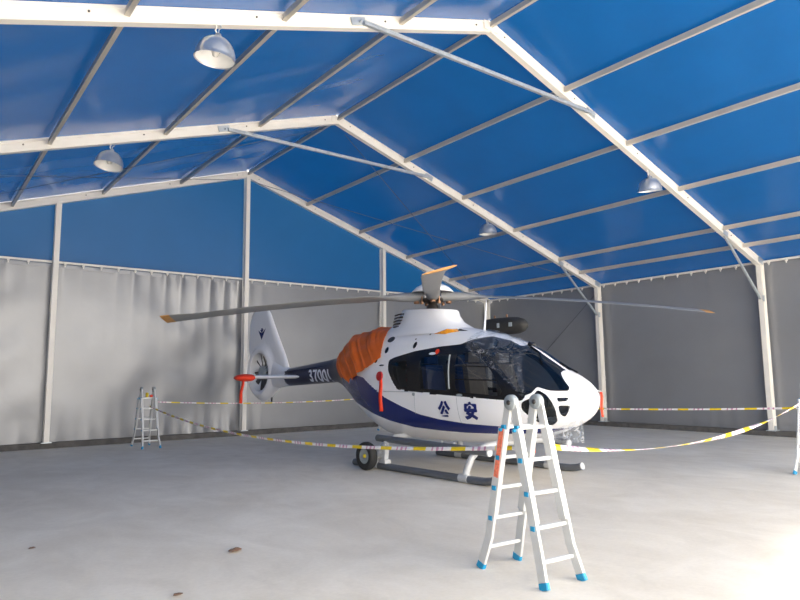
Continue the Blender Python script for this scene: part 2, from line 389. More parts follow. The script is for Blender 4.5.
for k in range(4):
    x0, x1 = -10 + 5 * k + .07, -5 + 5 * k - .07
    # blue upper panel (trapezoid or triangle under the rafter)
    u = np.linspace(0, 1, 41)[:, None] * np.ones((1, 21)); q = np.linspace(0, 1, 21)[None] * np.ones((41, 1))
    x = x0 - .07 + (x1 - x0 + .14) * u; ztop = 7.70 - SL * np.abs(x); z = 4.50 + (ztop + .08 - 4.50) * q
    y = .10 + .03 * np.sin(np.pi * u) * np.sin(np.pi * q)
    MB().grid(np.stack([x, y, z], -1)).build('blue_panel', 'gableblue', wb, recalc=False)
    pl = [lambda t: .6 + 0 * t, lambda t: .45 + 1.1 * sstep(.2, .6, t), lambda t: .12 + .75 * (1 - sstep(0, .2, t)), lambda t: .10 + 0 * t][k]
    curtain('grey_curtain', wb, (x0 - .07, .17, 0), (1, 0, 0), 5.0, 4.515, .10, (0, -1, 0), 40 + k, pl)
    for xs in (x0 + .03, x1 - .03):
        MB().bar((xs, .085, .14), (xs, .085, 4.5), .035, .025).build('batten', 'alu', wb)
    MB().bar((x0, .06, 4.53), (x1, .06, 4.53), .05, .055, bev=.008).build('curtain_rail', 'frame', wb)
    MB().box(((x0 + x1) / 2, .195, 4.50), (5.0, .03, .2)).build('rail_light_block', 'curtain', wb)  # strip added behind the rail to block daylight leaking over the curtain
    eyelets(wb, (x0 + .15, .06, 4.485), (1, 0, 0), 4.6, (0, -1, 0))
for s, nm in ((1, 'right'), (-1, 'left')):
    w = sempty('wall_' + nm)
    for i in range(4):
        y0, y1 = FY[i] - .07, FY[i + 1] + .07
        curtain('grey_curtain', w, (s * 10.17, y0 + .07, 0), (0, -1, 0), y0 - y1 + .14, 4.515, .10, (-s, 0, 0), 60 + i + (s > 0) * 10,
                (lambda t: .10 + .5 * sstep(.45, .6, t) * (1 - sstep(.75, .95, t))) if i == 1 else (lambda t: .22 + 0 * t))
        MB().box((s * 10.20, (y0 + y1) / 2, 4.47), (.01, y0 - y1 + .14, .32)).build('eave_light_block', 'curtain', w)  # added strip, shuts out sky light between roof edge and side curtain
        MB().bar((s * 10.06, y0, 4.53), (s * 10.06, y1, 4.53), .05, .055, bev=.008).build('curtain_rail', 'frame', w)
        eyelets(w, (s * 10.06, y0 - .15, 4.485), (0, -1, 0), 4.6, (-s, 0, 0))
MB().box((10.11, .2, 2.3), (.42, .04, 4.7)).box((10.26, .05, 2.3), (.04, .30, 4.7)).build('corner_light_block', 'curtain', wb); MB().box((-10.11, .2, 2.3), (.42, .04, 4.7)).box((-10.26, .05, 2.3), (.04, .30, 4.7)).build('corner_light_block', 'curtain', wb)  # strips added outside the gable corners to stop light leaking in
# steel wire bracing of the bay before the gable
def wire(lab, a, b, r=.008, sag=0, par=None):
    a, b = Vector(a), Vector(b)
    o = MB().tube([a.lerp(b, t / 8) + Vector((0, 0, -sag * 4 * (t / 8) * (1 - t / 8))) for t in range(9)], r, 6).build('bracing_wire', 'wire', par)
    return o if par else tag(o, lab, 'wire')
wire('thin steel bracing wire crossing the grey side wall from column head to corner foot', (10.05, FY[1], 4.35), (10.05, -.05, .2))
wire('thin wire under the right roof slope from gable peak towards the first eave', (.3, -.12, 7.45), (9.6, FY[1] + .1, 4.62), par=ceil)
wire('thin wire under the right roof slope from gable eave towards the first ridge', (9.6, -.12, 4.62), (.3, FY[1] + .1, 7.45), par=ceil)
wire('thin wire under the left roof slope from gable peak towards the first eave', (-.3, -.12, 7.45), (-9.6, FY[1] + .1, 4.62), par=ceil)
wire('thin wire under the left roof slope from gable eave towards the first ridge', (-9.6, -.12, 4.62), (-.3, FY[1] + .1, 7.45), par=ceil)

# ---- high-bay lamps hung under the rafters
def lamp(x, y, label, tilt):
    t = thing('high_bay_lamp', label, 'lamp', (x, y, 5.58), 0, 'high bay lamps under the rafters')
    R_ = .25
    prof = [(R_ * math.cos(a), .30 * math.sin(a) ** .9) for a in np.linspace(0.02, 1.38, 12)] + [(.04, .305), (.035, .34), (.0, .345)]
    b = MB().lathe([(R_ + .008, -.004), (R_ + .008, .004)] + prof, n=32).build('reflector', 'lampbowl', t)
    MB().lathe([(r * .97, h * .97 - .002) for r, h in prof[:12]] + [(0, .285)], n=32).build('inner_reflector', 'lampin', b)
    MB().lathe([(0, .03), (.035, .05), (.055, .10), (.05, .16), (.03, .21), (.03, .28)], n=16).build('bulb', 'bulb', t)
    h = MB().tube([(0, 0, .34), (0, 0, .40), (.02, 0, .42), (.02, 0, .45), (0, 0, .46), (0, 0, .47)], .007, 8)
    h.build('hook', 'galv', t)
    MB().tube([(-.02, 0, .34), (-.045, 0, .37), (-.035, 0, .42), (-.075, 0, .47), (-.09, 0, .46)], .010, 6).build('cable_end', 'frame', t)
    t.rotation_euler = (tilt[0], tilt[1], 0)
LAMPS = [(-4.93, FY[2], 'silver bowl lamp on the cabin frame, over the floor beside the helicopter lettered flank', (.10, .08)),
         (-5.0, FY[1], 'silver bowl lamp on the tail boom frame, above the lone ladder by the back curtain', (-.05, .16)),
         (4.9, FY[2], 'silver bowl lamp on the cabin frame, on the slope towards the grey side curtain', (.10, -.16)),
         (5.0, FY[1], 'silver bowl lamp on the tail boom frame, on the slope towards the grey side curtain', (.05, -.05))]
for x, y, lab, tl in LAMPS: lamp(x, y, lab, tl)
# station: x, zb, zt, zm, w, nu (upper), nl (lower)
FUS=np.array([
(3.29,1.24,1.24,1.24,0.00,2.0,2.0),
(3.275,1.13,1.34,1.235,.12,2.0,2.0),
(3.235,1.045,1.42,1.225,.22,2.0,2.0),
(3.14,.955,1.51,1.20,.33,2.0,2.0),
(3.01,.88,1.59,1.17,.435,2.05,2.05),
(2.83,.80,1.68,1.15,.54,2.1,2.1),
(2.6,.715,1.82,1.14,.64,2.15,2.2),
(2.25,.63,2.03,1.15,.72,2.25,2.3),
(1.8,.56,2.21,1.2,.77,2.4,2.4),
(1.3,.51,2.35,1.24,.79,2.5,2.5),
(.6,.48,2.48,1.26,.79,2.5,2.6),
(-.2,.47,2.54,1.28,.79,2.45,2.6),
(-.9,.50,2.56,1.34,.775,2.4,2.5),
(-1.4,.65,2.55,1.45,.70,2.3,2.4),
(-1.9,.89,2.48,1.58,.58,2.2,2.3),
(-2.4,1.19,2.34,1.70,.44,2.1,2.2),
(-2.8,1.40,2.17,1.76,.33,2.0,2.1),
(-3.1,1.49,2.05,1.77,.28,2.0,2.0),
(-3.3,1.515,2.03,1.77,.262,2.0,2.0)])
def pchip(xs,ys,xq):
    h=np.diff(xs)[:,None]; d=np.diff(ys,axis=0)/h
    m=np.zeros_like(ys)
    w1=2*h[1:]+h[:-1]; w2=h[1:]+2*h[:-1]
    ok=(d[:-1]*d[1:])>0
    with np.errstate(all='ignore'):
        hm=(w1+w2)/(w1/d[:-1]+w2/d[1:])
    m[1:-1]=np.where(ok,hm,0); m[0]=d[0]; m[-1]=d[-1]
    i=np.clip(np.searchsorted(xs,xq)-1,0,len(xs)-2)
    t=((xq-xs[i])/h[i,0])[:,None]; H=h[i]
    return (2*t**3-3*t**2+1)*ys[i]+(t**3-2*t**2+t)*H*m[i]+(-2*t**3+3*t**2)*ys[i+1]+(t**3-t**2)*H*m[i+1]
def loft(ST,nx,nt):
    s=np.arange(len(ST),dtype=float)
    # chord-length-ish parameter
    L=np.r_[0,np.cumsum(np.sqrt(np.diff(ST[:,0])**2+np.diff(ST[:,4])**2+np.diff(ST[:,2])**2))]
    q=np.linspace(0,L[-1],nx)
    S=pchip(L,ST,q)
    a=np.linspace(0,2*np.pi,nt,endpoint=False)
    c,si=np.cos(a),np.sin(a)
    x=S[:,0:1]; 
    n=np.where(si[None]>=0,S[:,5:6],S[:,6:7])
    h=np.where(si[None]>=0,S[:,2:3]-S[:,3:4],S[:,3:4]-S[:,1:2])
    y=-S[:,4:5]*np.sign(c)[None]*np.abs(c)[None]**(2/n)
    z=S[:,3:4]+h*np.sign(si)[None]*np.abs(si)[None]**(2/n)
    return np.stack([np.broadcast_to(x,y.shape),y,z],-1)

# ================================================================== HELICOPTER (local x forward, y left, z up; origin on the floor under the mast)
heli = thing('helicopter', 'white police helicopter with blue stripe, dark cabin windows and drooping four-blade rotor', 'helicopter', (.02, -8.54, 0), math.radians(-90) + .045)
_L = np.r_[0, np.cumsum(np.sqrt(np.diff(FUS[:, 0]) ** 2 + np.diff(FUS[:, 4]) ** 2 + np.diff(FUS[:, 2]) ** 2))]
_T = pchip(_L, FUS, np.linspace(0, _L[-1], 6000))[::-1]
def section(x):
    x = np.atleast_1d(np.asarray(x, float)); return np.stack([np.interp(x, _T[:, 0], _T[:, c]) for c in range(7)], -1)
def half_w(x, z):
    """half width of the fuselage at station x and height z"""
    S = section(x); z = np.atleast_1d(z)
    n = np.where(z >= S[:, 3], S[:, 5], S[:, 6]); h = np.where(z >= S[:, 3], S[:, 2] - S[:, 3], S[:, 3] - S[:, 1])
    q = np.clip(np.abs(z - S[:, 3]) / np.maximum(h, 1e-6), 0, 1)
    return S[:, 4] * (1 - q ** n) ** (1 / n)
def inside(poly, x, z):
    poly = np.asarray(poly); c = np.zeros(x.shape, bool); j = len(poly) - 1
    for i in range(len(poly)):
        (x0, z0), (x1, z1) = poly[i], poly[j]
        k = ((z0 > z) != (z1 > z)) & (x < (x1 - x0) * (z - z0) / (z1 - z0 + 1e-12) + x0)
        c ^= k; j = i
    return c
def nearest(poly, x, z):
    poly = np.asarray(poly); bd = np.full(x.shape, 1e9); bx = x.copy(); bz = z.copy()
    for i in range(len(poly)):
        a, b = poly[i], poly[(i + 1) % len(poly)]; d = b - a
        t = np.clip(((x - a[0]) * d[0] + (z - a[1]) * d[1]) / (d @ d + 1e-12), 0, 1)
        px, pz = a[0] + t * d[0], a[1] + t * d[1]; dd = np.hypot(px - x, pz - z)
        m_ = dd < bd; bd = np.where(m_, dd, bd); bx = np.where(m_, px, bx); bz = np.where(m_, pz, bz)
    return bd, bx, bz
def rounded(poly, r=.05, n=4):
    """rounds the corners of a polygon"""
    P = [np.array(p, float) for p in poly]; out = []
    for i, p in enumerate(P):
        a, b = P[i - 1] - p, P[(i + 1) % len(P)] - p; la, lb = np.hypot(*a), np.hypot(*b)
        k = min(r, la * .45, lb * .45); A, B = p + a / la * k, p + b / lb * k
        for t in np.linspace(0, 1, n): out.append((1 - t) ** 2 * A + 2 * t * (1 - t) * p + t * t * B)
    return np.array(out)
POLY = dict(
    rear=rounded([(-.44, 1.84), (-.02, 1.895), (.05, 1.43), (-.14, 1.43), (-.32, 1.62)], .04),
    mid=rounded([(.34, 1.925), (1.00, 1.965), (1.08, 1.37), (.38, 1.40)], .06),
    door=rounded([(1.18, 1.97), (1.46, 1.985), (1.73, 1.86), (1.96, 1.65), (2.16, 1.37), (2.14, 1.30), (1.32, 1.345), (1.24, 1.42)], .05),
    band=rounded([(-.22, 1.375), (-.38, 1.54), (-.51, 1.72), (-.53, 1.90), (-.39, 1.955), (.15, 2.05), (.75, 2.105), (1.19, 2.125), (1.30, 2.175), (1.36, 2.20), (1.64, 2.10), (1.96, 1.90), (2.33, 1.56), (2.56, 1.32), (2.50, 1.225), (2.17, 1.235), (1.30, 1.28), (.89, 1.30), (.35, 1.335)], .05),
    wind=rounded([(1.34, 2.195), (1.60, 2.245), (1.90, 2.165), (2.15, 2.06), (2.2, 2.3), (2.82, 2.0), (2.85, 1.645), (2.98, 1.52), (3.08, 1.42), (3.08, 1.37), (2.95, 1.37), (2.86, 1.375), (2.78, 1.40), (2.69, 1.43), (2.63, 1.34), (2.49, 1.285), (2.28, 1.53), (1.90, 1.87), (1.60, 2.055)], .03),
    chin=rounded([(2.70, 1.395), (2.83, 1.32), (2.91, 1.21), (2.95, 1.10), (2.92, .945), (2.80, .865), (2.70, .89), (2.62, .97), (2.48, 1.11), (2.49, 1.21), (2.65, 1.28)], .05),
    nose_lower=rounded([(2.98, 1.165), (3.12, 1.165), (3.08, 1.07), (3.02, 1.0), (2.99, 1.02)], .03),
    nose_upper=rounded([(2.96, 1.275), (3.10, 1.275), (3.08, 1.225), (2.98, 1.215)], .02),
    stripe=np.array([(-3.1, 2.1), (-2.2, 1.78), (-1.75, 1.66), (-1.35, 1.60), (-1.02, 1.445), (-.61, 1.24), (-.10, 1.08), (.34, .96), (.81, .895), (1.41, .85), (2.04, .835), (2.43, .83), (2.72, .815), (2.90, .825), (2.62, .735), (2.36, .73), (1.94, .71), (1.31, .695), (.72, .70), (.09, .725), (-.55, .815), (-1.14, .95), (-1.6, 1.06), (-2.0, 1.12), (-2.6, 1.15), (-3.4, 1.3), (-3.5, 2.1)]),
)
POLY['boom_root'] = np.array([(-2.45, 3), (-2.45, 0), (-4, 0), (-4, 3)])
ORDER = ['boom_root', 'rear', 'mid', 'door', 'wind', 'chin', 'nose_lower', 'nose_upper', 'band', 'stripe']
NX, NT = 560, 420
G = loft(FUS, NX, NT).copy(); G[0, :] = G[0, 0]
V = G.reshape(-1, 3)
# pull grid points onto the outlines so that panes and stripe get clean edges
S_ = section(V[:, 0]); up_ = V[:, 2] >= S_[:, 3]
hh = np.where(up_, S_[:, 2] - S_[:, 3], S_[:, 3] - S_[:, 1]); rel = np.abs(V[:, 2] - S_[:, 3]) / np.maximum(hh, 1e-6)
done = np.zeros(len(V), bool)
for nm in ORDER:
    bd, bx, bz = nearest(POLY[nm], V[:, 0], V[:, 2])
    k = (bd < .0095) & (rel < .93) & ~done & (V[:, 0] < 3.16)
    sg = np.sign(V[k, 1]); V[k, 0] = bx[k]; V[k, 2] = bz[k]; V[k, 1] = sg * half_w(bx[k], bz[k]); done |= k
ii, jj = np.meshgrid(np.arange(NX - 1), np.arange(NT), indexing='ij'); j2 = (jj + 1) % NT
Q = np.stack([ii * NT + jj, (ii + 1) * NT + jj, (ii + 1) * NT + j2, ii * NT + j2], -1).reshape(-1, 4)
FC = V[Q].mean(1)
cls = np.full(len(Q), -1)
for k, nm in enumerate(ORDER):
    hit = inside(POLY[nm], FC[:, 0], FC[:, 2]) & (cls < 0)
    if nm == 'wind': hit &= np.abs(FC[:, 1]) > .035          # white centre post
    if nm == 'stripe': hit &= FC[:, 1] != 99
    cls[hit] = k
def submesh(name, sel, material, parent, off=0.0):
    q = Q[sel]; idx, inv = np.unique(q, return_inverse=True); P = V[idx].copy()
    me = bpy.data.meshes.new(name); me.from_pydata(P.tolist(), [], inv.reshape(-1, 4).tolist()); me.validate()
    me.polygons.foreach_set('use_smooth', [True] * len(me.polygons)); me.materials.append(M[material]); me.update()
    return link(name, me, parent)
fus = submesh('fuselage', cls == -1, 'hwhite', heli)
side = np.where(FC[:, 1] < 0, 0, 1)
for k, nm in enumerate(ORDER):
    for sd in (0, 1):
        sel = (cls == k) & (side == sd)
        if not sel.any(): continue
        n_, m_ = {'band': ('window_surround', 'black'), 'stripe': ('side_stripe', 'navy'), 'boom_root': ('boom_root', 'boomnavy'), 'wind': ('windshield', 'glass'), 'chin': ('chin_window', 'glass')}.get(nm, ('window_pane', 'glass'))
        submesh(n_, sel, m_, fus)
def on_side(x, z, off=.004, s=-1): return (x, s * (float(half_w(x, z)[0]) + off), z)
# thin mullions of the pilot door's sliding window, grey trim of the cabin door pane
for pts in ([(1.20, 1.77), (1.86, 1.74)], [(1.24, 1.55), (2.04, 1.53)]):
    n = 12; MB().tube([on_side(pts[0][0] + (pts[1][0] - pts[0][0]) * t / n, pts[0][1] + (pts[1][1] - pts[0][1]) * t / n, .004) for t in range(n + 1)], .012, 6).build('window_mullion', 'black', fus)
MB().tube([on_side(1.035 + .065 * t, 1.955 - .56 * t, .004) for t in np.linspace(0, 1, 14)], .014, 6).build('door_trim', 'hinge', fus)
# panel gaps
def seam(pts, r=.006, m='steel', name='panel_seam'):
    P = []
    for (x0, z0), (x1, z1) in zip(pts[:-1], pts[1:]):
        P += [on_side(x0 + (x1 - x0) * t, z0 + (z1 - z0) * t, .0) for t in np.linspace(0, 1, 10)[:-1]]
    P.append(on_side(*pts[-1], .0)); MB().tube(P, r, 5).build(name, m, fus)
seam([(.24, 1.33), (.24, .97)], .004, 'hinge'); seam([(1.26, 1.26), (1.30, .86)], .004, 'hinge'); seam([(2.30, 1.22), (2.30, .84)], .004, 'hinge')
seam([(-.62, 1.34), (.2, 1.34)], .005, 'hinge')
# fittings on the starboard side: vents, latches, handles
def disc(x, z, rx, rz, m, name, off=.006):
    b = MB(); n = 20; c = on_side(x, z, off)
    b.add([c] + [on_side(x + rx * math.cos(a), z + rz * math.sin(a), off * .6) for a in (2 * math.pi * k / n for k in range(n))], [(0, k + 1, (k + 1) % n + 1) for k in range(n)], True)
    return b.build(name, m, fus)
disc(-.66, 2.30, .10, .055, 'steel', 'oval_vent'); disc(-.66, 2.10, .05, .06, 'black', 'latch_recess'); disc(.10, 2.16, .045, .06, 'black', 'latch_recess')
disc(-.92, 1.92, .05, .05, 'black', 'latch_recess'); disc(-.72, 1.82, .08, .016, 'black', 'grab_slot'); disc(.62, 1.99, .09, .022, 'text', 'sticker'); disc(.72, 2.02, .05, .045, 'red', 'emergency_handle')
disc(.42, 1.305, .018, .018, 'text', 'fastener'); disc(.22, 1.30, .04, .03, 'hinge', 'door_latch'); disc(1.33, 1.30, .07, .02, 'hinge', 'door_latch')
for x_, z_ in ((.35, 2.34), (.15, 2.40), (.05, 2.27)): disc(x_, z_, .02, .014, 'steel', 'fastener')
# amber roof light
b = MB()
c0 = np.array(on_side(.72, 2.385, .03))
b.add([on_side(.42, 2.345, .002), on_side(.58, 2.43, .006), on_side(.80, 2.42, .006), on_side(.94, 2.36, .002), on_side(.70, 2.325, .002), tuple(c0 + np.array((0, -.02, .03)))], [(0, 1, 5), (1, 2, 5), (2, 3, 5), (3, 4, 5), (4, 0, 5)]).build('marker_light', 'amber', heli)
b = MB().add([on_side(.84, 2.42, .012), on_side(1.08, 2.365, .008), on_side(.86, 2.37, .012)], [(0, 1, 2)]); b.build('light_tail', 'black', heli)

# lettering laid on a surface
def text_on(body, x0, z0, size, fn, name, m, parent, width=1.0, bold=0.0, shear=0):
    cu = bpy.data.curves.new(name, 'FONT'); cu.body = body; cu.size = size; cu.offset = bold; cu.shear = shear; cu.space_character = width
    to = bpy.data.objects.new(name + '_tmp', cu); COL.objects.link(to)
    dg = bpy.context.evaluated_depsgraph_get(); me = bpy.data.meshes.new_from_object(to.evaluated_get(dg))
    bpy.data.objects.remove(to); bpy.data.curves.remove(cu)
    bm = bmesh.new(); bm.from_mesh(me); bmesh.ops.triangulate(bm, faces=bm.faces)
    for _ in range(2): bmesh.ops.subdivide_edges(bm, edges=[e for e in bm.edges if e.calc_length() > .03], cuts=1); bmesh.ops.triangulate(bm, faces=bm.faces)
    bm.verts.index_update(); vs = [tuple(v.co) for v in bm.verts]; fs = [tuple(v.index for v in f.verts) for f in bm.faces]; bm.free()
    out = MB()
    for k_, (du, dv) in enumerate(((0, 0), (bold, 0), (-bold, 0), (0, bold), (0, -bold)) if bold else ((0, 0),)):       # heavier strokes: the glyph laid over itself, a hair apart
        out.add([Vector(fn(x0 + x + du, z0 + y + dv)) - Vector((0, .0004 * k_, 0)) for x, y, _ in vs], fs)
    bpy.data.meshes.remove(me); return out.build(name, m, parent, recalc=False)
text_on('\u516c', .84, .965, .27, lambda x, z: on_side(x, z, .013), 'door_character', 'navy', fus, bold=.009)
text_on('\u5b89', 1.43, .955, .27, lambda x, z: on_side(x, z, .013), 'door_character', 'navy', fus, bold=.009)

# ---- cabin interior seen dimly through the glass
Li = G.copy(); ctr = Li.mean(1, keepdims=True); Li = ctr + (Li - ctr) * .955
xs_ = Li[:, 0, 0]; k0 = np.searchsorted(-xs_, -2.55); k1 = np.searchsorted(-xs_, .75)
# floor and rear bulkhead
fl = MB(); xs = np.linspace(-.75, 2.5, 20)
fl.grid(np.stack([np.stack([[x, sgn * .9 * float(half_w(x, .85)[0]), .85] for sgn in (-1, 1)]) for x in xs])).build('cabin_floor', 'liner', heli)
bh = MB(); zs = np.linspace(.7, 2.35, 14); bh.grid(np.stack([np.stack([[-.75, sgn * .96 * float(half_w(-.75, z)[0]), z] for sgn in (-1, 1)]) for z in zs])).build('cabin_bulkhead', 'liner', heli)
rf = MB(); xs = np.linspace(-.75, 1.5, 16); rf.grid(np.stack([np.stack([[x, sgn * .56, 2.02] for sgn in (-1, 1)]) for x in xs])).build('cabin_headliner', 'liner', heli)
def seat(x, y, m, back=.62):
    s = MB().box((x + .02, y, 1.13), (.46, .44, .14)).build('seat', m, heli)
    MB().box((x - .24, y, 1.13 + back / 2 + .05), (.11, .42, back), Matrix.Rotation(-.16, 3, 'Y')).build('seat_back', m, s)
    MB().box((x - .31, y, 1.13 + back + .16), (.08, .26, .17)).build('headrest', m, s)
    MB().box((x, y, .955), (.34, .30, .21)).build('seat_base', 'liner', s)
for y in (-.38, .38):
    seat(1.55, y, 'seat'); seat(.55, y, 'seatblue'); seat(-.25, y, 'liner')
MB().box((2.42, 0, 1.16), (.22, .9, .36), Matrix.Rotation(.3, 3, 'Y')).build('instrument_panel', 'black', heli)

# ---- mast fairing, rotor
fr = []
for z, xa, xb, w in ((2.36, -1.40, 1.0, .52), (2.49, -1.28, .74, .45), (2.57, -1.14, .60, .38), (2.68, -1.00, .52, .33), (2.82, -.86, .49, .30), (2.85, -.83, .45, .27)):
    cx, rx = (xa + xb) / 2, (xb - xa) / 2
    fr.append([(cx + rx * math.copysign(abs(math.cos(a)) ** .8, math.cos(a)), w * math.copysign(abs(math.sin(a)) ** .8, math.sin(a)), z - .05 * (math.cos(a) if z > 2.8 else 0)) for a in np.linspace(0, 2 * math.pi, 48, endpoint=False)])
mf = MB().grid(np.array(fr), close=True); mf.build('mast_fairing', 'hwhite', heli)
MB().add([p for p in fr[-1]], [tuple(range(48))]).build('fairing_deck', 'steel', heli)
# dark grille at the back of the fairing
gr = MB()
for k in range(5): gr.tube([(-1.02 + .02 * k, -.22 , 2.55 + .06 * k), (-.80 + .02 * k, -.365 + .012 * k, 2.55 + .06 * k), (-.66 + .02 * k, -.36 + .012 * k, 2.55 + .06 * k)], .017, 6)
gr.build('exhaust_grille', 'steel', heli)['kind'] = 'stuff'
HX = -.10; HZ = 3.09
MB().lathe([(.11, 2.80), (.11, 2.92), (.085, 2.93), (.085, 3.18), (.10, 3.20), (.0, 3.21)], (HX, 0, 0), 20).build('rotor_mast', 'steel', heli)
MB().lathe([(.0, 2.99), (.20, 2.99), (.22, 3.03), (.22, 3.05), (.0, 3.05)], (HX, 0, 0), 24).build('swashplate', 'steel', heli)
MB().lathe([(.0, 3.35), (.10, 3.342), (.22, 3.315), (.32, 3.262), (.40, 3.175), (.385, 3.165), (.31, 3.215), (.0, 3.215)], (HX, 0, 0), 36).build('hub_cap', 'hwhite', heli)
for k in range(4):
    a = math.radians(47.4 + 90 * k); u = Vector((math.cos(a), math.sin(a), 0)); v = Vector((-math.sin(a), math.cos(a), 0))
    # blade: root cuff, aerofoil, parabolic tip; droops under its own weight
    rs = np.r_[np.linspace(.16, 1.2, 14), np.linspace(1.35, 4.55, 18), np.linspace(4.65, 5.12, 12)]
    secs = []
    for r in rs:
        t = float(sstep(.5, 1.25, np.array(r)))
        chord = .25 + (.31 - .25) * t; th = (.20 - .05 * min(1, r)) * (1 - t) + .034 * t
        flare = float(sstep(4.3, 5.12, np.array(r))); chord *= 1 + .30 * flare
        dz = -.36 * (max(0, r - .3) / 4.8) ** 1.7
        pit = math.radians(14) * t
        sec = []
        for q in np.linspace(0, 2 * math.pi, 18, endpoint=False):
            cx = .5 * chord * math.cos(q) - .08 * chord * t + .07 * flare; tz = .5 * th * math.sin(q) * (1 - .45 * t * (1 - math.cos(q)) / 2)
            off = v * (cx * math.cos(pit) - tz * math.sin(pit)); zz = cx * math.sin(pit) + tz * math.cos(pit)
            p = Vector((HX, 0, HZ)) + u * r + off; sec.append((p.x, p.y, p.z + dz + zz))
        secs.append(sec)
    nb = len(rs) - 5
    bl = MB().grid(np.array(secs[:nb + 1]), close=True).add(secs[0], [tuple(range(18))]).build('rotor_blade', 'blade', heli)
    MB().grid(np.array(secs[nb:]), close=True).add(secs[-1], [tuple(range(18))]).build('blade_tip', 'tipyellow', bl)
    p0 = Vector((HX, 0, 0)) + u * .20 + v * .12
    MB().tube([(p0.x, p0.y, 2.99), (p0.x, p0.y, 3.09)], .014, 8).tube([(p0.x, p0.y, 2.94), (p0.x, p0.y, 2.99)], .03, 10).build('pitch_link', 'brass', heli)
    MB().lathe([(.0, .0), (.055, 0), (.055, .05), (.0, .055)], (HX + u.x * .30, u.y * .30, HZ - .13), 12).build('damper', 'brass', heli)

# ---- tail boom, fin with shrouded tail fan, stabiliser
bx = np.linspace(-3.05, -5.25, 20); BS = []
def boom_c(x): t = (-3.05 - x) / 2.2; return 1.775 - .14 * t, .265 - .05 * t
for x in bx:
    zc, r = boom_c(x); BS.append([(x, -r * .92 * math.cos(a), zc + r * math.sin(a)) for a in np.linspace(0, 2 * math.pi, 40, endpoint=False)])
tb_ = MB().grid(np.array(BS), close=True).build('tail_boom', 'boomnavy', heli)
zc, r = boom_c(-5.25); CS = []
for x, zz, ry, rz_ in ((-5.22, zc, .198, .214), (-5.5, 1.65, .19, .25), (-5.85, 1.70, .17, .34), (-6.1, 1.74, .14, .42)):
    CS.append([(x, -ry * math.cos(a), zz + rz_ * math.sin(a)) for a in np.linspace(0, 2 * math.pi, 40, endpoint=False)])
MB().grid(np.array(CS), close=True).build('tail_cone', 'hwhite', heli)
def on_boom(x, z, off=.005):
    zc, r = boom_c(x); q = min(.98, abs(z - zc) / r); return (x, -(max(r * .92 * math.sqrt(1 - q * q), float(half_w(x, z)[0]) if x > -3.3 else 0) + off), z)
text_on('37001', -4.10, 1.53, .37, on_boom, 'registration_number', 'text', tb_, width=1.05, bold=.005)
MB().tube([(x, -.20 - .0, boom_c(x)[0] + .12) for x in np.linspace(-3.2, -5.2, 10)], .018, 6).build('boom_conduit', 'boomnavy', tb_)
FX, FZ = -6.62, 1.775
OUT = [(-7.05, 3.47), (-7.30, 3.38), (-7.42, 3.1), (-7.44, 2.4)] + [(FX + .77 * math.cos(a), FZ + .76 * math.sin(a)) for a in np.radians(np.arange(150, 301, 10))] + [(-5.98, 1.27), (-5.70, 1.43), (-5.42, 1.60), (-5.36, 1.90), (-5.55, 2.22), (-5.85, 2.62), (-6.15, 3.05), (-6.33, 3.33), (-6.43, 3.42), (-6.62, 3.47)]
OUT = np.array(OUT)
def radius(a):
    d = np.array((math.cos(a), math.sin(a))); best = 0
    for i in range(len(OUT)):
        p, q = OUT[i] - (FX, FZ), OUT[(i + 1) % len(OUT)] - (FX, FZ); e = q - p; den = d[0] * e[1] - d[1] * e[0]
        if abs(den) < 1e-9: continue
        t = (p[0] * e[1] - p[1] * e[0]) / den; s = (p[0] * d[1] - p[1] * d[0]) / den
        if t > 0 and -1e-9 <= s <= 1 + 1e-9: best = max(best, t)
    return best
R0 = .50; NA = 180; ANG = np.linspace(0, 2 * math.pi, NA, endpoint=False); RA = np.array([radius(a) for a in ANG])
RA = (np.roll(RA, 1) + 2 * RA + np.roll(RA, -1)) / 4
def hthick(rr, R):
    lip = .19 * math.exp(-(max(0, rr - .56) / .17) ** 2); finb = .085 - .035 * min(1, max(0, rr - .8) / 1.0)
    return max(lip, finb) * math.sqrt(min(1, max(0, (R - rr)) / .10 + .0004)) * (1 if rr > R0 + .06 else .86 + .14 * (rr - R0) / .06)
prof = []
US = np.r_[0, .02, .05, .1, .16, .24, .34, .46, .6, .74, .86, .94, .98, 1.0]
rows = []
for sgn in (-1, 1):
    for u in (US if sgn < 0 else US[::-1]):
        rows.append([(FX + (R0 + (R - R0) * u) * math.cos(a), sgn * hthick(R0 + (R - R0) * u, R), FZ + (R0 + (R - R0) * u) * math.sin(a)) for a, R in zip(ANG, RA)])
rows.append(rows[0])
fin = MB().grid(np.array(rows), close=True).build('tail_fin', 'hwhite', heli)
# fin emblem: dark chevron badge
def on_fin(x, z, off=.004):
    dx, dz = x - FX, z - FZ; rr = math.hypot(dx, dz); a = math.atan2(dz, dx) % (2 * math.pi); R = RA[int(a / (2 * math.pi) * NA) % NA]; return (x, -hthick(rr, R) - off, z)
em = MB()
for pl in ([(-6.84, 2.88), (-6.64, 2.80), (-6.635, 2.62)], [(-6.43, 2.92), (-6.64, 2.80), (-6.635, 2.62)], [(-6.74, 2.88), (-6.64, 2.80), (-6.54, 2.90)], [(-6.68, 2.93), (-6.60, 2.93), (-6.60, 2.86), (-6.68, 2.86)]):
    em.add([on_fin(*p) for p in pl], [tuple(range(len(pl)))])
em.build('fin_emblem', 'navy', fin)
fan = MB().lathe([(.0, -.13), (.09, -.125), (.15, -.09), (.17, -.03), (.17, .10), (.0, .12)], (FX, 0, FZ), 24, 'y').build('tail_fan', 'hinge', heli)
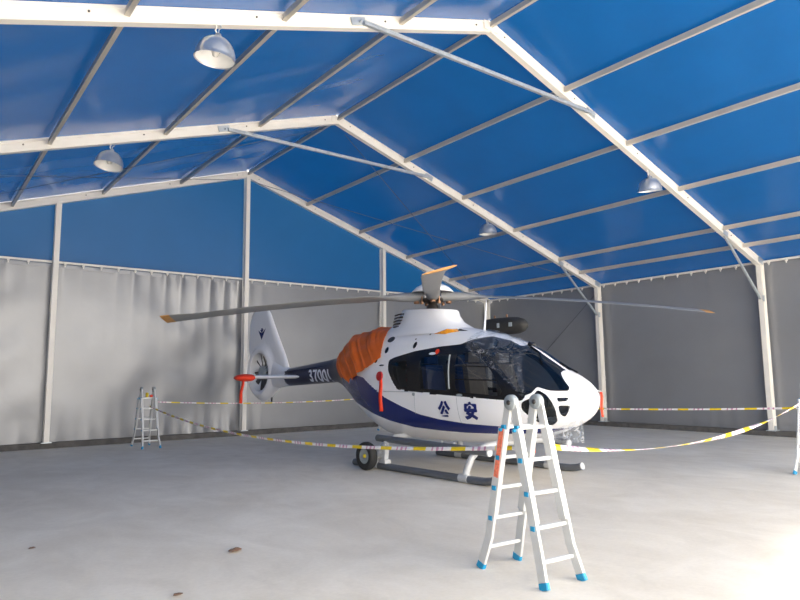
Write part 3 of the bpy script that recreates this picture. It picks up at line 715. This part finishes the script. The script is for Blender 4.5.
for k in range(10):
    a = 2 * math.pi * (k + .15 * (k % 2)) / 10; d = Vector((math.cos(a), 0, math.sin(a))); n = Vector((-math.sin(a), 0, math.cos(a)))
    vs = []
    for r, w, tw in ((.16, .05, .9), (.30, .055, .7), (.485, .06, .5)):
        e = n * math.cos(tw) + Vector((0, 1, 0)) * math.sin(tw)
        f = n * -math.sin(tw) + Vector((0, 1, 0)) * math.cos(tw)
        vs.append([tuple(Vector((FX, 0, FZ)) + d * r + e * w * math.cos(q) + f * .010 * math.sin(q)) for q in np.linspace(0, 2 * math.pi, 10, endpoint=False)])
    MB().grid(np.array(vs), close=True).build('fan_blade', 'steel', fan)
for k in range(7):
    a = 2 * math.pi * (k + .4) / 7; d = Vector((math.cos(a), 0, math.sin(a))); c = Vector((FX, .12, FZ))
    MB().tube([c + d * .12, c + d * .50], .022, 6).build('fan_stator', 'steel', fan)
MB().lathe([(.0, .12), (.13, .13), (.14, .20), (.0, .22)], (FX, 0, FZ), 16, 'y').build('fan_gearbox', 'hinge', fan)
sec = lambda y, xc, ch, zc: [(xc + ch * .5 * math.cos(q), y, zc + .045 * math.sin(q) * (1 - .3 * math.cos(q))) for q in np.linspace(0, 2 * math.pi, 16, endpoint=False)]
st = MB().grid(np.array([sec(y, -4.72, .40, 1.64) for y in np.linspace(-1.42, 1.42, 9)]), close=True)
st.add(sec(-1.42, -4.72, .40, 1.64), [tuple(range(16))]).add(sec(1.42, -4.72, .40, 1.64), [tuple(range(16))]); st.build('stabiliser', 'hwhite', heli)
MB().tube([(-6.2, 0, 1.12), (-6.15, -.03, 1.02)], .02, 6).build('tail_bumper', 'black', heli)

# ---- landing gear
for s in (-1, 1):
    P = [(-1.15, s * 1.05, .06), (1.9, s * 1.05, .06), (2.08, s * 1.05, .064), (2.2, s * 1.05, .08), (2.3, s * 1.05, .108)]
    sk = MB().tube(P, .058, 14).build('skid', 'skid', heli)
    MB().tube([(2.295, s * 1.05, .107), (2.315, s * 1.05, .113)], .056, 14).build('end_cap', 'strut', sk)
    stp = MB().tube([(-.55, s * .98, .525), (2.10, s * .98, .475)], .060, 14).build('boarding_step', 'skid', heli)
    MB().tube([(2.095, s * .98, .475), (2.125, s * .98, .4745)], .058, 14).build('end_cap', 'strut', stp)
for x in (1.66, -.52):
    MB().tube([(x + .28 * (z - .06), s * y, z) for s, y, z in ((-1, 1.05, .06), (-1, 1.03, .20), (-1, .98, .36), (-1, .88, .47), (-1, .7, .53), (-1, .3, .55), (1, .3, .55), (1, .7, .53), (1, .88, .47), (1, .98, .36), (1, 1.03, .20), (1, 1.05, .06))], .054, 12).build('cross_tube', 'strut', heli)
    for s in (-1, 1):
        MB().tube([(x - .09, s * 1.05, .066), (x + .09, s * 1.05, .066)], .066, 12).build('saddle_clamp', 'strut', heli)
for x in (.45, .75, 1.05, -.1):
    MB().tube([(x, -.62, .52), (x + .06, -.80, .50), (x + .08, -.96, .49)], .014, 6).build('step_bracket', 'strut', heli)
# antennas and the black pod on the port side of the roof
MB().tube([(1.18, 0, 2.36), (1.22, 0, 2.62), (1.25, 0, 2.90)], [.022, .014, .007], 8).build('whip_antenna', 'text', heli)
pod = []
for x, r in ((.66, .0), (.67, .09), (.72, .135), (.95, .15), (1.25, .155), (1.42, .145), (1.54, .11), (1.60, .06), (1.615, 0)):
    pod.append([(x, .62 + r * .9 * math.cos(a), 2.50 - .03 * (x - .66) + r * math.sin(a)) for a in np.linspace(0, 2 * math.pi, 24, endpoint=False)])
pd_ = MB().grid(np.array(pod), close=True).build('loudspeaker_pod', 'rubberblack', heli)
MB().tube([(1.0, .62, 2.38), (1.0, .45, 2.10)], .04, 8).build('pod_bracket', 'black', pd_)
for x in (1.08, 1.36): MB().box((x, .62 - .145, 2.49), (.05 if x < 1.2 else .07, .012, .08 if x < 1.2 else .07)).build('pod_marking', 'hinge', pd_)
for x in (.90, 1.18): MB().lathe([(.018, 0), (.018, .05), (0, .055)], (x, .60, 2.635), 8).build('pod_bolt', 'brass', pd_)
# wipers
for P in ([(2.16, -.06, 2.10), (2.40, -.10, 1.965), (2.60, -.28, 1.80)], [(2.66, .07, 1.79), (2.80, .09, 1.71), (2.95, .10, 1.62)]):
    MB().tube([(x, y, float(section(x)[0, 2]) + .012 - .5 * max(0, abs(y) - .05) ** 2) for x, y, z in P], .016, 6).build('wiper', 'black', heli)
MB().tube([(2.14, 0, 2.105), (2.19, -.03, 2.095), (2.22, .03, 2.09)], .03, 8).build('wiper_motor', 'black', heli)
MB().tube([on_side(2.55, .97, .0), (2.60, -.60, .965), (2.70, -.61, .965)], .012, 8).build('pitot_tube', 'strut', heli)
MB().tube([(3.16, .14, 1.38), (3.28, .17, 1.355)], .012, 8).build('pitot_tube', 'strut', heli)

# ================================================================== THINGS ON THE HELICOPTER
HM = Matrix.Translation((.02, -8.54, 0)) @ Matrix.Rotation(math.radians(-90) + .045, 4, 'Z')
def at_heli(o): o.matrix_world = HM; return o
# orange canvas cover over the engine exhausts
CV = np.array([(*[float(v) for v in section(x_)[0, :1]], *[float(v) + d_ for v, d_ in zip(section(x_)[0, 1:5], (0, .02, 0, .02))], 2.35, 2.3) for x_ in (-.55, -.85, -1.2, -1.55)] + [(-1.95, 1.30, 2.53, 1.80, .60, 2.2, 2.1), (-2.3, 1.36, 2.45, 1.84, .50, 2.2, 2.1), (-2.55, 1.43, 2.35, 1.86, .42, 2.2, 2.1), (-2.74, 1.50, 2.24, 1.86, .35, 2.1, 2.1), (-2.86, 1.55, 2.12, 1.84, .29, 2.0, 2.0)])
def cover():
    g = loft(CV, 190, 420).copy()
    r = np.random.default_rng(5)
    c = g.mean(1, keepdims=True)
    x, y, z = g[..., 0], g[..., 1], g[..., 2]
    # lower hem runs from the roof at the front down to the boom at the back
    front = np.interp(z, [1.45, 1.70, 1.86, 1.96, 2.20, 2.41, 2.60], [-2.2, -1.36, -.93, -.76, -.82, -.90, -1.06])
    keep = x < front
    ang = np.arctan2(z - 1.9, np.abs(y))
    dg = 2.6 * (z - 1.9) + 2.2 * (x + 1.9)                    # draw folds run down and back from the roof
    fold = .045 * np.maximum(0, np.sin(3.1 * dg + .5 * np.sin(4 * x))) ** 2 + .022 * np.maximum(0, np.sin(7.3 * dg + 1.2 * x + 1)) ** 3 + .008 * np.sin(11 * ang - 3 * x)
    d = g - c; n = d / np.maximum(np.linalg.norm(d, axis=-1, keepdims=True), 1e-6)
    g = g + n * (.010 + fold * sstep(.7, 1.4, -x) * sstep(2.95, 2.5, -x))[..., None]
    a, b_ = g.shape[:2]; m = MB(); fs = []
    for i in range(a - 1):
        for j in range(b_):
            k = (j + 1) % b_
            if keep[i, j] and keep[i + 1, j] and keep[i, k] and keep[i + 1, k]: fs.append((i * b_ + j, (i + 1) * b_ + j, (i + 1) * b_ + k, i * b_ + k))
    used = sorted({i for f in fs for i in f}); mp = {o: n_ for n_, o in enumerate(used)}
    P = g.reshape(-1, 3)
    m.add([P[i] for i in used], [tuple(mp[i] for i in f) for f in fs], True)
    # closed rear end around the boom
    end = [tuple(p) for p in g[-1]]; cx = np.mean(end, 0)
    m.add(end + [tuple(0.75 * np.array(p) + .25 * cx + np.array((-.03, 0, 0))) for p in end], [(i, (i + 1) % b_, b_ + (i + 1) % b_, b_ + i) for i in range(b_)], True)
    return m
ec = at_heli(cover().build('engine_cover', 'orange'))
sm = ec.modifiers.new('cloth', 'SOLIDIFY'); sm.thickness = .006
tag(ec, 'orange canvas cover tied over the helicopter engine and exhausts', 'cover')

# streamers and plugs
def streamer(name, top, length, w, parent=None, sway=(0, 0), tilt=0):
    n = 10; L_, R_ = [], []
    for k in range(n + 1):
        t = k / n; x = top[0] + sway[0] * t + .01 * math.sin(5 * t); y = top[1] + sway[1] * t + .012 * math.sin(7 * t + 1); z = top[2] - length * t
        c, s_ = math.cos(tilt + .5 * t), math.sin(tilt + .5 * t); L_.append((x - w / 2 * c, y - w / 2 * s_, z)); R_.append((x + w / 2 * c, y + w / 2 * s_, z))
    o = MB().grid(np.array([L_, R_])).build(name, 'red', parent); o.modifiers.new('cloth', 'SOLIDIFY').thickness = .004; return o
t = thing('stabiliser_cover', 'red padded sock with hanging streamer over the helicopter stabiliser tip', 'cover'); at_heli(t)
secs = []
for y, k in ((-1.36, .98), (-1.38, 1.06), (-1.46, 1.14), (-1.55, 1.12), (-1.66, .85), (-1.72, .5), (-1.74, .12)):
    secs.append([(-4.72 + .23 * k * math.cos(q), y, 1.625 + .075 * k * math.sin(q)) for q in np.linspace(0, 2 * math.pi, 20, endpoint=False)])
MB().grid(np.array(secs), close=True).build('sock', 'red', t)
streamer('streamer', (-4.62, -1.60, 1.56), .50, .07, t, (0, -.05), .4)
t = thing('intake_plug', 'round dark red intake plug with a long streamer on the helicopter flank', 'plug'); at_heli(t)
px_, pz_ = -.735, 1.62
b = MB(); n = 20
ring = [on_side(px_ + .085 * math.cos(a), pz_ + .085 * math.sin(a), .03) for a in (2 * math.pi * k / n for k in range(n))]
ring0 = [on_side(px_ + .09 * math.cos(a), pz_ + .09 * math.sin(a), .003) for a in (2 * math.pi * k / n for k in range(n))]
b.add(ring + ring0, [tuple(range(n))] + [(k, (k + 1) % n, n + (k + 1) % n, n + k) for k in range(n)]); b.build('plug', 'plugred', t)
yy = on_side(px_, pz_, .035)[1]
streamer('streamer', (px_ + .04, yy, pz_ - .04), .60, .07, t, (.04, -.01), .2)
for nm, top, ln, lab in (('nose_streamer', (3.28, .17, 1.345), .36, 'narrow red streamer hanging from the helicopter nose tip'),
                         ('probe_streamer', (2.62, -.60, .96), .48, 'narrow red streamer hanging below the helicopter chin window')):
    o = at_heli(streamer(nm, top, ln, .035, None, (.02, 0), .6)); tag(o, lab, 'streamer')

# clear plastic sheet pulled over the windshield, its end hanging under the nose
def film():
    m = MB(); r = np.random.default_rng(3)
    g = loft(FUS, 200, 200); x, y, z = g[..., 0], g[..., 1], g[..., 2]
    zm = section(x[:, 0])[:, 3][:, None]
    keep = (x > 1.28) & (x < 2.28 + .42 * np.clip(2.05 - z, 0, .8)) & (z > np.interp(x, [1.2, 1.5, 2.0, 2.4, 2.7, 3.1], [2.12, 1.93, 1.66, 1.36, 1.28, 1.3])) & (y < .55) 
    keep &= ~((y > -.06) & (x > 2.1))
    c = g.mean(1, keepdims=True); d = g - c; n = d / np.maximum(np.linalg.norm(d, axis=-1, keepdims=True), 1e-6)
    wr = .010 * np.sin(9 * x + 14 * z + 3 * np.sin(5 * y)) + .008 * np.sin(23 * z - 11 * x + 4 * y) + .006 * np.sin(31 * x + 17 * y)
    g = g + n * (.022 + wr)[..., None]
    a, b_ = g.shape[:2]; fs = []
    for i in range(a - 1):
        for j in range(b_):
            k = (j + 1) % b_
            if keep[i, j] and keep[i + 1, j] and keep[i, k] and keep[i + 1, k]: fs.append((i * b_ + j, (i + 1) * b_ + j, (i + 1) * b_ + k, i * b_ + k))
    used = sorted({i for f in fs for i in f}); mp = {o: n_ for n_, o in enumerate(used)}; P = g.reshape(-1, 3)
    m.add([P[i] for i in used], [tuple(mp[i] for i in f) for f in fs], True)
    return m
pf = at_heli(film().build('windshield_sheet', 'film', None)); tag(pf, 'wrinkled clear plastic sheet laid over the helicopter windshield', 'sheet')
hang = []
for q in np.linspace(0, 1, 26):
    row = []
    for s in np.linspace(0, 1, 44):
        x = 2.62 + .56 * s; zt = np.interp(x, [2.6, 2.85, 3.05, 3.2, 3.28], [.92, 1.02, 1.10, 1.18, 1.2]); zb = .56 + .04 * math.sin(9 * s) + .04 * s
        yy = -np.interp(x, [2.6, 2.85, 3.05, 3.2], [.34, .28, .22, .12]) * (1 - .35 * q)
        row.append((x - .03 * q * s, yy + .035 * q * math.sin(22 * s + 2 * q) + .02 * math.sin(41 * s + 5 * q) * q, zt + (zb - zt) * q))
    hang.append(row)
hf = at_heli(MB().grid(np.array(hang)).build('hanging_film', 'film2')); tag(hf, 'crumpled clear plastic film hanging below the helicopter nose', 'sheet')

# ground handling wheel clamped to the starboard skid
t = thing('ground_handling_wheel', 'black handling wheel with yellow hub clamped beside the helicopter skid', 'wheel'); at_heli(t)
wx, wy, wz = -.46, -1.30, .242
tp = [(.13, -.055), (.15, -.068), (.20, -.074), (.228, -.062), (.24, -.03), (.24, .03), (.228, .062), (.20, .074), (.15, .068), (.13, .055)]
MB().lathe(tp + [tp[0]], (wx, wy, wz), 36, 'y').build('tyre', 'rubberblack', t)
rm = MB().lathe([(.0, -.035), (.05, -.04), (.085, -.025), (.105, -.055), (.13, -.06), (.13, .06), (.0, .06)], (wx, wy, wz), 28, 'y').build('rim', 'hinge', t)
MB().lathe([(.0, -.062), (.03, -.06), (.035, -.035)], (wx, wy, wz), 14, 'y').build('hub_cap', 'yellow', rm)
MB().tube([(wx, wy + .05, wz), (wx, -1.09, wz)], .022, 8).build('axle', 'steel', t)
MB().box((-.24, -1.05, .30), (.07, .09, .32), Matrix.Rotation(.12, 3, 'Y')).build('jack_leg', 'strut', t)
MB().bar((wx, -1.10, wz), (-.24, -1.07, .26), .05, .06).build('swing_arm', 'strut', t)
MB().box((-.26, -1.05, .148), (.16, .13, .06)).build('clamp', 'strut', t)
MB().box((-.20, -1.05, .42), (.16, .06, .07), Matrix.Rotation(.5, 3, 'Y')).build('top_bracket', 'strut', t)

# ================================================================== LADDERS
def ladder(label, loc, rz=0, spread=.70, open_=0):
    """folding ladder: two pairs of flared rails hinged at the top; local X = width, Y = spread"""
    t = thing('folding_ladder', label, 'ladder', loc, rz, 'aluminium folding ladders holding the tape')
    H, wt, wb = 1.37, .145, .205
    for s in (-1, 1):
        hz = MB().lathe([(.0, -.03), (.058, -.03), (.064, -.02), (.064, .02), (.058, .03), (.0, .03)], (s * wt, 0, H), 20, 'x').build('hinge', 'hinge', t)
        MB().lathe([(.0, -.04), (.02, -.038), (.02, .038), (.0, .04)], (s * wt, 0, H), 12, 'x').build('hinge_pin', 'steel', hz)
    for d in (-1, 1):
        f = lambda z: d * (.03 + (spread / 2 - .03) * (H - z) / H)
        for s in (-1, 1):
            # inner rail (top) and flared outer rail (bottom)
            r = MB()
            r.bar((s * wt, f(H), H), (s * (wt + .012), f(.45), .45), .028, .078, up=(0, 1, 0), bev=.005)
            x1 = wt + .030
            r.build('upper_rail', 'ladder', t)
            q = MB().tube([(0, 0, 0)], .01) if False else MB()
            q.bar((s * (wt + .030), f(1.16), 1.16), (s * (wt + .034), f(.26), .26), .028, .086, up=(0, 1, 0), bev=.005)
            q.bar((s * (wt + .034), f(.27), .27), (s * wb, f(.05) + d * .02, .05), .028, .086, up=(0, 1, 0), bev=.005)
            q.build('lower_rail', 'ladder', t)
            MB().bar((s * (wb - .004), f(.05) + d * .02, .05), (s * (wb + .004), f(.0) + d * .028, .0), .036, .092, up=(0, 1, 0), bev=.008).build('foot', 'blueplastic', t)
            MB().tube([(s * (wt + .03), f(1.15), 1.15), (s * (wt + .065), f(1.15), 1.15)], .014, 8).build('lock_knob', 'blueplastic', t)
        for z in (.18, .42, .67, .92, 1.17):
            w = wt + .05 if z < 1.0 else wt + .03
            rg = MB().bar((-w, f(z), z), (w, f(z), z), .034, .030, up=(0, 0, 1), bev=.006).build('rung', 'ladder', t)
            for s in (-1, 1): MB().box((s * (w - .004), f(z), z), (.016, .040, .036)).build('rung_clip', 'blueplastic', rg)
    return t
LN = ladder('white aluminium folding ladder with an orange warning strip, in front of the helicopter nose', (-3.655, -13.885, 0), -.065, .67)
MB().bar((-.1755, .03 + .30 * (1.37 - 1.16) / 1.37, 1.16), (-.1775, .03 + .30 * (1.37 - .76) / 1.37, .76), .034, .050, up=(0, 1, 0)).build('warning_strip', 'label', LN)
LF = ladder('grey aluminium folding ladder standing alone before the back curtain beside the first gable post', (-3.07, -1.36, 0), -.02, .92)
LR = ladder('aluminium folding ladder standing in the open before the grey side curtain', (3.93, -13.30, 0), math.radians(90), .82)
LB = ladder('aluminium folding ladder hidden behind the helicopter engine cover', (4.05, -1.75, 0), .1, .8)
# coil of tape left on the far ladder
o = MB().lathe([(.035, -.022), (.055, -.022), (.055, .022), (.035, .022), (.035, -.022)], (-3.12, -1.36 - .13, 1.243), 20, 'x').build('tape_roll', 'yellow'); tag(o, 'small yellow roll of tape lying on the top rung of the far ladder', 'tape')
o = MB().lathe([(.018, -.03), (.030, -.03), (.030, .03), (.018, .03), (.018, -.03)], (-3.02, -1.36 - .13, 1.217), 14, 'x').build('tape_scrap', 'red'); tag(o, 'small red scrap roll beside the yellow tape roll on the far ladder', 'tape')

# ================================================================== BARRIER TAPE
def tape(label, a, b, sag, w=.038, twist=0.0, n=90, u0=0.0, skew=0.0):
    a, b = Vector(a), Vector(b); L_ = (b - a).length; hd = (b - a); hd.z = 0; hd.normalize(); sd = Vector((-hd.y, hd.x, 0))
    me = bpy.data.meshes.new('barrier_tape'); vs = []; fs = []; uv = []
    for k in range(n + 1):
        t = k / n; s = 4 * t * (1 - t) * (1 + skew * (t - .5)); p = a.lerp(b, t) - Vector((0, 0, sag * s))
        an = .35 * math.sin(9 * t + u0) + twist * t * math.pi
        e = Vector((0, 0, 1)) * math.cos(an) + sd * math.sin(an)
        vs += [tuple(p - e * w / 2), tuple(p + e * w / 2)]
    for k in range(n): fs.append((2 * k, 2 * k + 2, 2 * k + 3, 2 * k + 1))
    me.from_pydata(vs, [], fs); ul = me.uv_layers.new(name='UVMap')
    for lp in me.loops:
        k, s = divmod(lp.vertex_index, 2); ul.data[lp.index].uv = (u0 + L_ * k / n, s)
    me.materials.append(M['tape']); me.polygons.foreach_set('use_smooth', [True] * n); me.update()
    o = link('barrier_tape', me); o.modifiers.new('film', 'SOLIDIFY').thickness = .002; return tag(o, label, 'tape', 'barrier tape round the helicopter')
tape('yellow and white barrier tape sagging along the near side of the helicopter', (-3.10, -1.66, .98), (-3.46, -13.70, .97), .30, u0=.1)
tape('barrier tape from the orange-striped ladder towards the grey side curtain', (-3.46, -14.0, 1.00), (3.66, -13.34, 1.20), .26, u0=.7, twist=2.0, w=.05, skew=-.2)
tape('barrier tape stretched along the back curtain behind the helicopter tail', (-2.86, -1.5, 1.07), (3.9, -1.6, 1.03), .10, u0=.3, w=.028)
tape('barrier tape stretched before the side curtain beyond the helicopter nose', (4.05, -2.1, 1.0), (4.05, -13.1, 1.02), .14, u0=.5, w=.034)

# ================================================================== LITTER ON THE FLOOR
def leaf(x, y, s, seed, label):
    r = np.random.default_rng(seed); m = MB(); g = []
    for i in range(7):
        row = []
        for j in range(5):
            u, v = i / 6 - .5, j / 4 - .5; w = math.sqrt(max(0, 1 - (2 * u) ** 2))
            row.append((x + s * u * 1.3, y + s * v * w, .004 + s * (.25 * abs(v) * w + .12 * r.random() + .25 * u * u)))
        g.append(row)
    o = m.grid(np.array(g)).build('dry_leaf', 'leaf'); o.modifiers.new('leaf', 'SOLIDIFY').thickness = .002; return tag(o, label, 'leaf')
leaf(-5.23, -11.71, .10, 1, 'larger curled brown dry leaf lying on the concrete floor')
leaf(-6.05, -12.59, .055, 2, 'small pale dry leaf on the concrete, well away from the walls')
leaf(-6.69, -10.35, .045, 3, 'tiny dry leaf on the concrete nearest the back curtain')
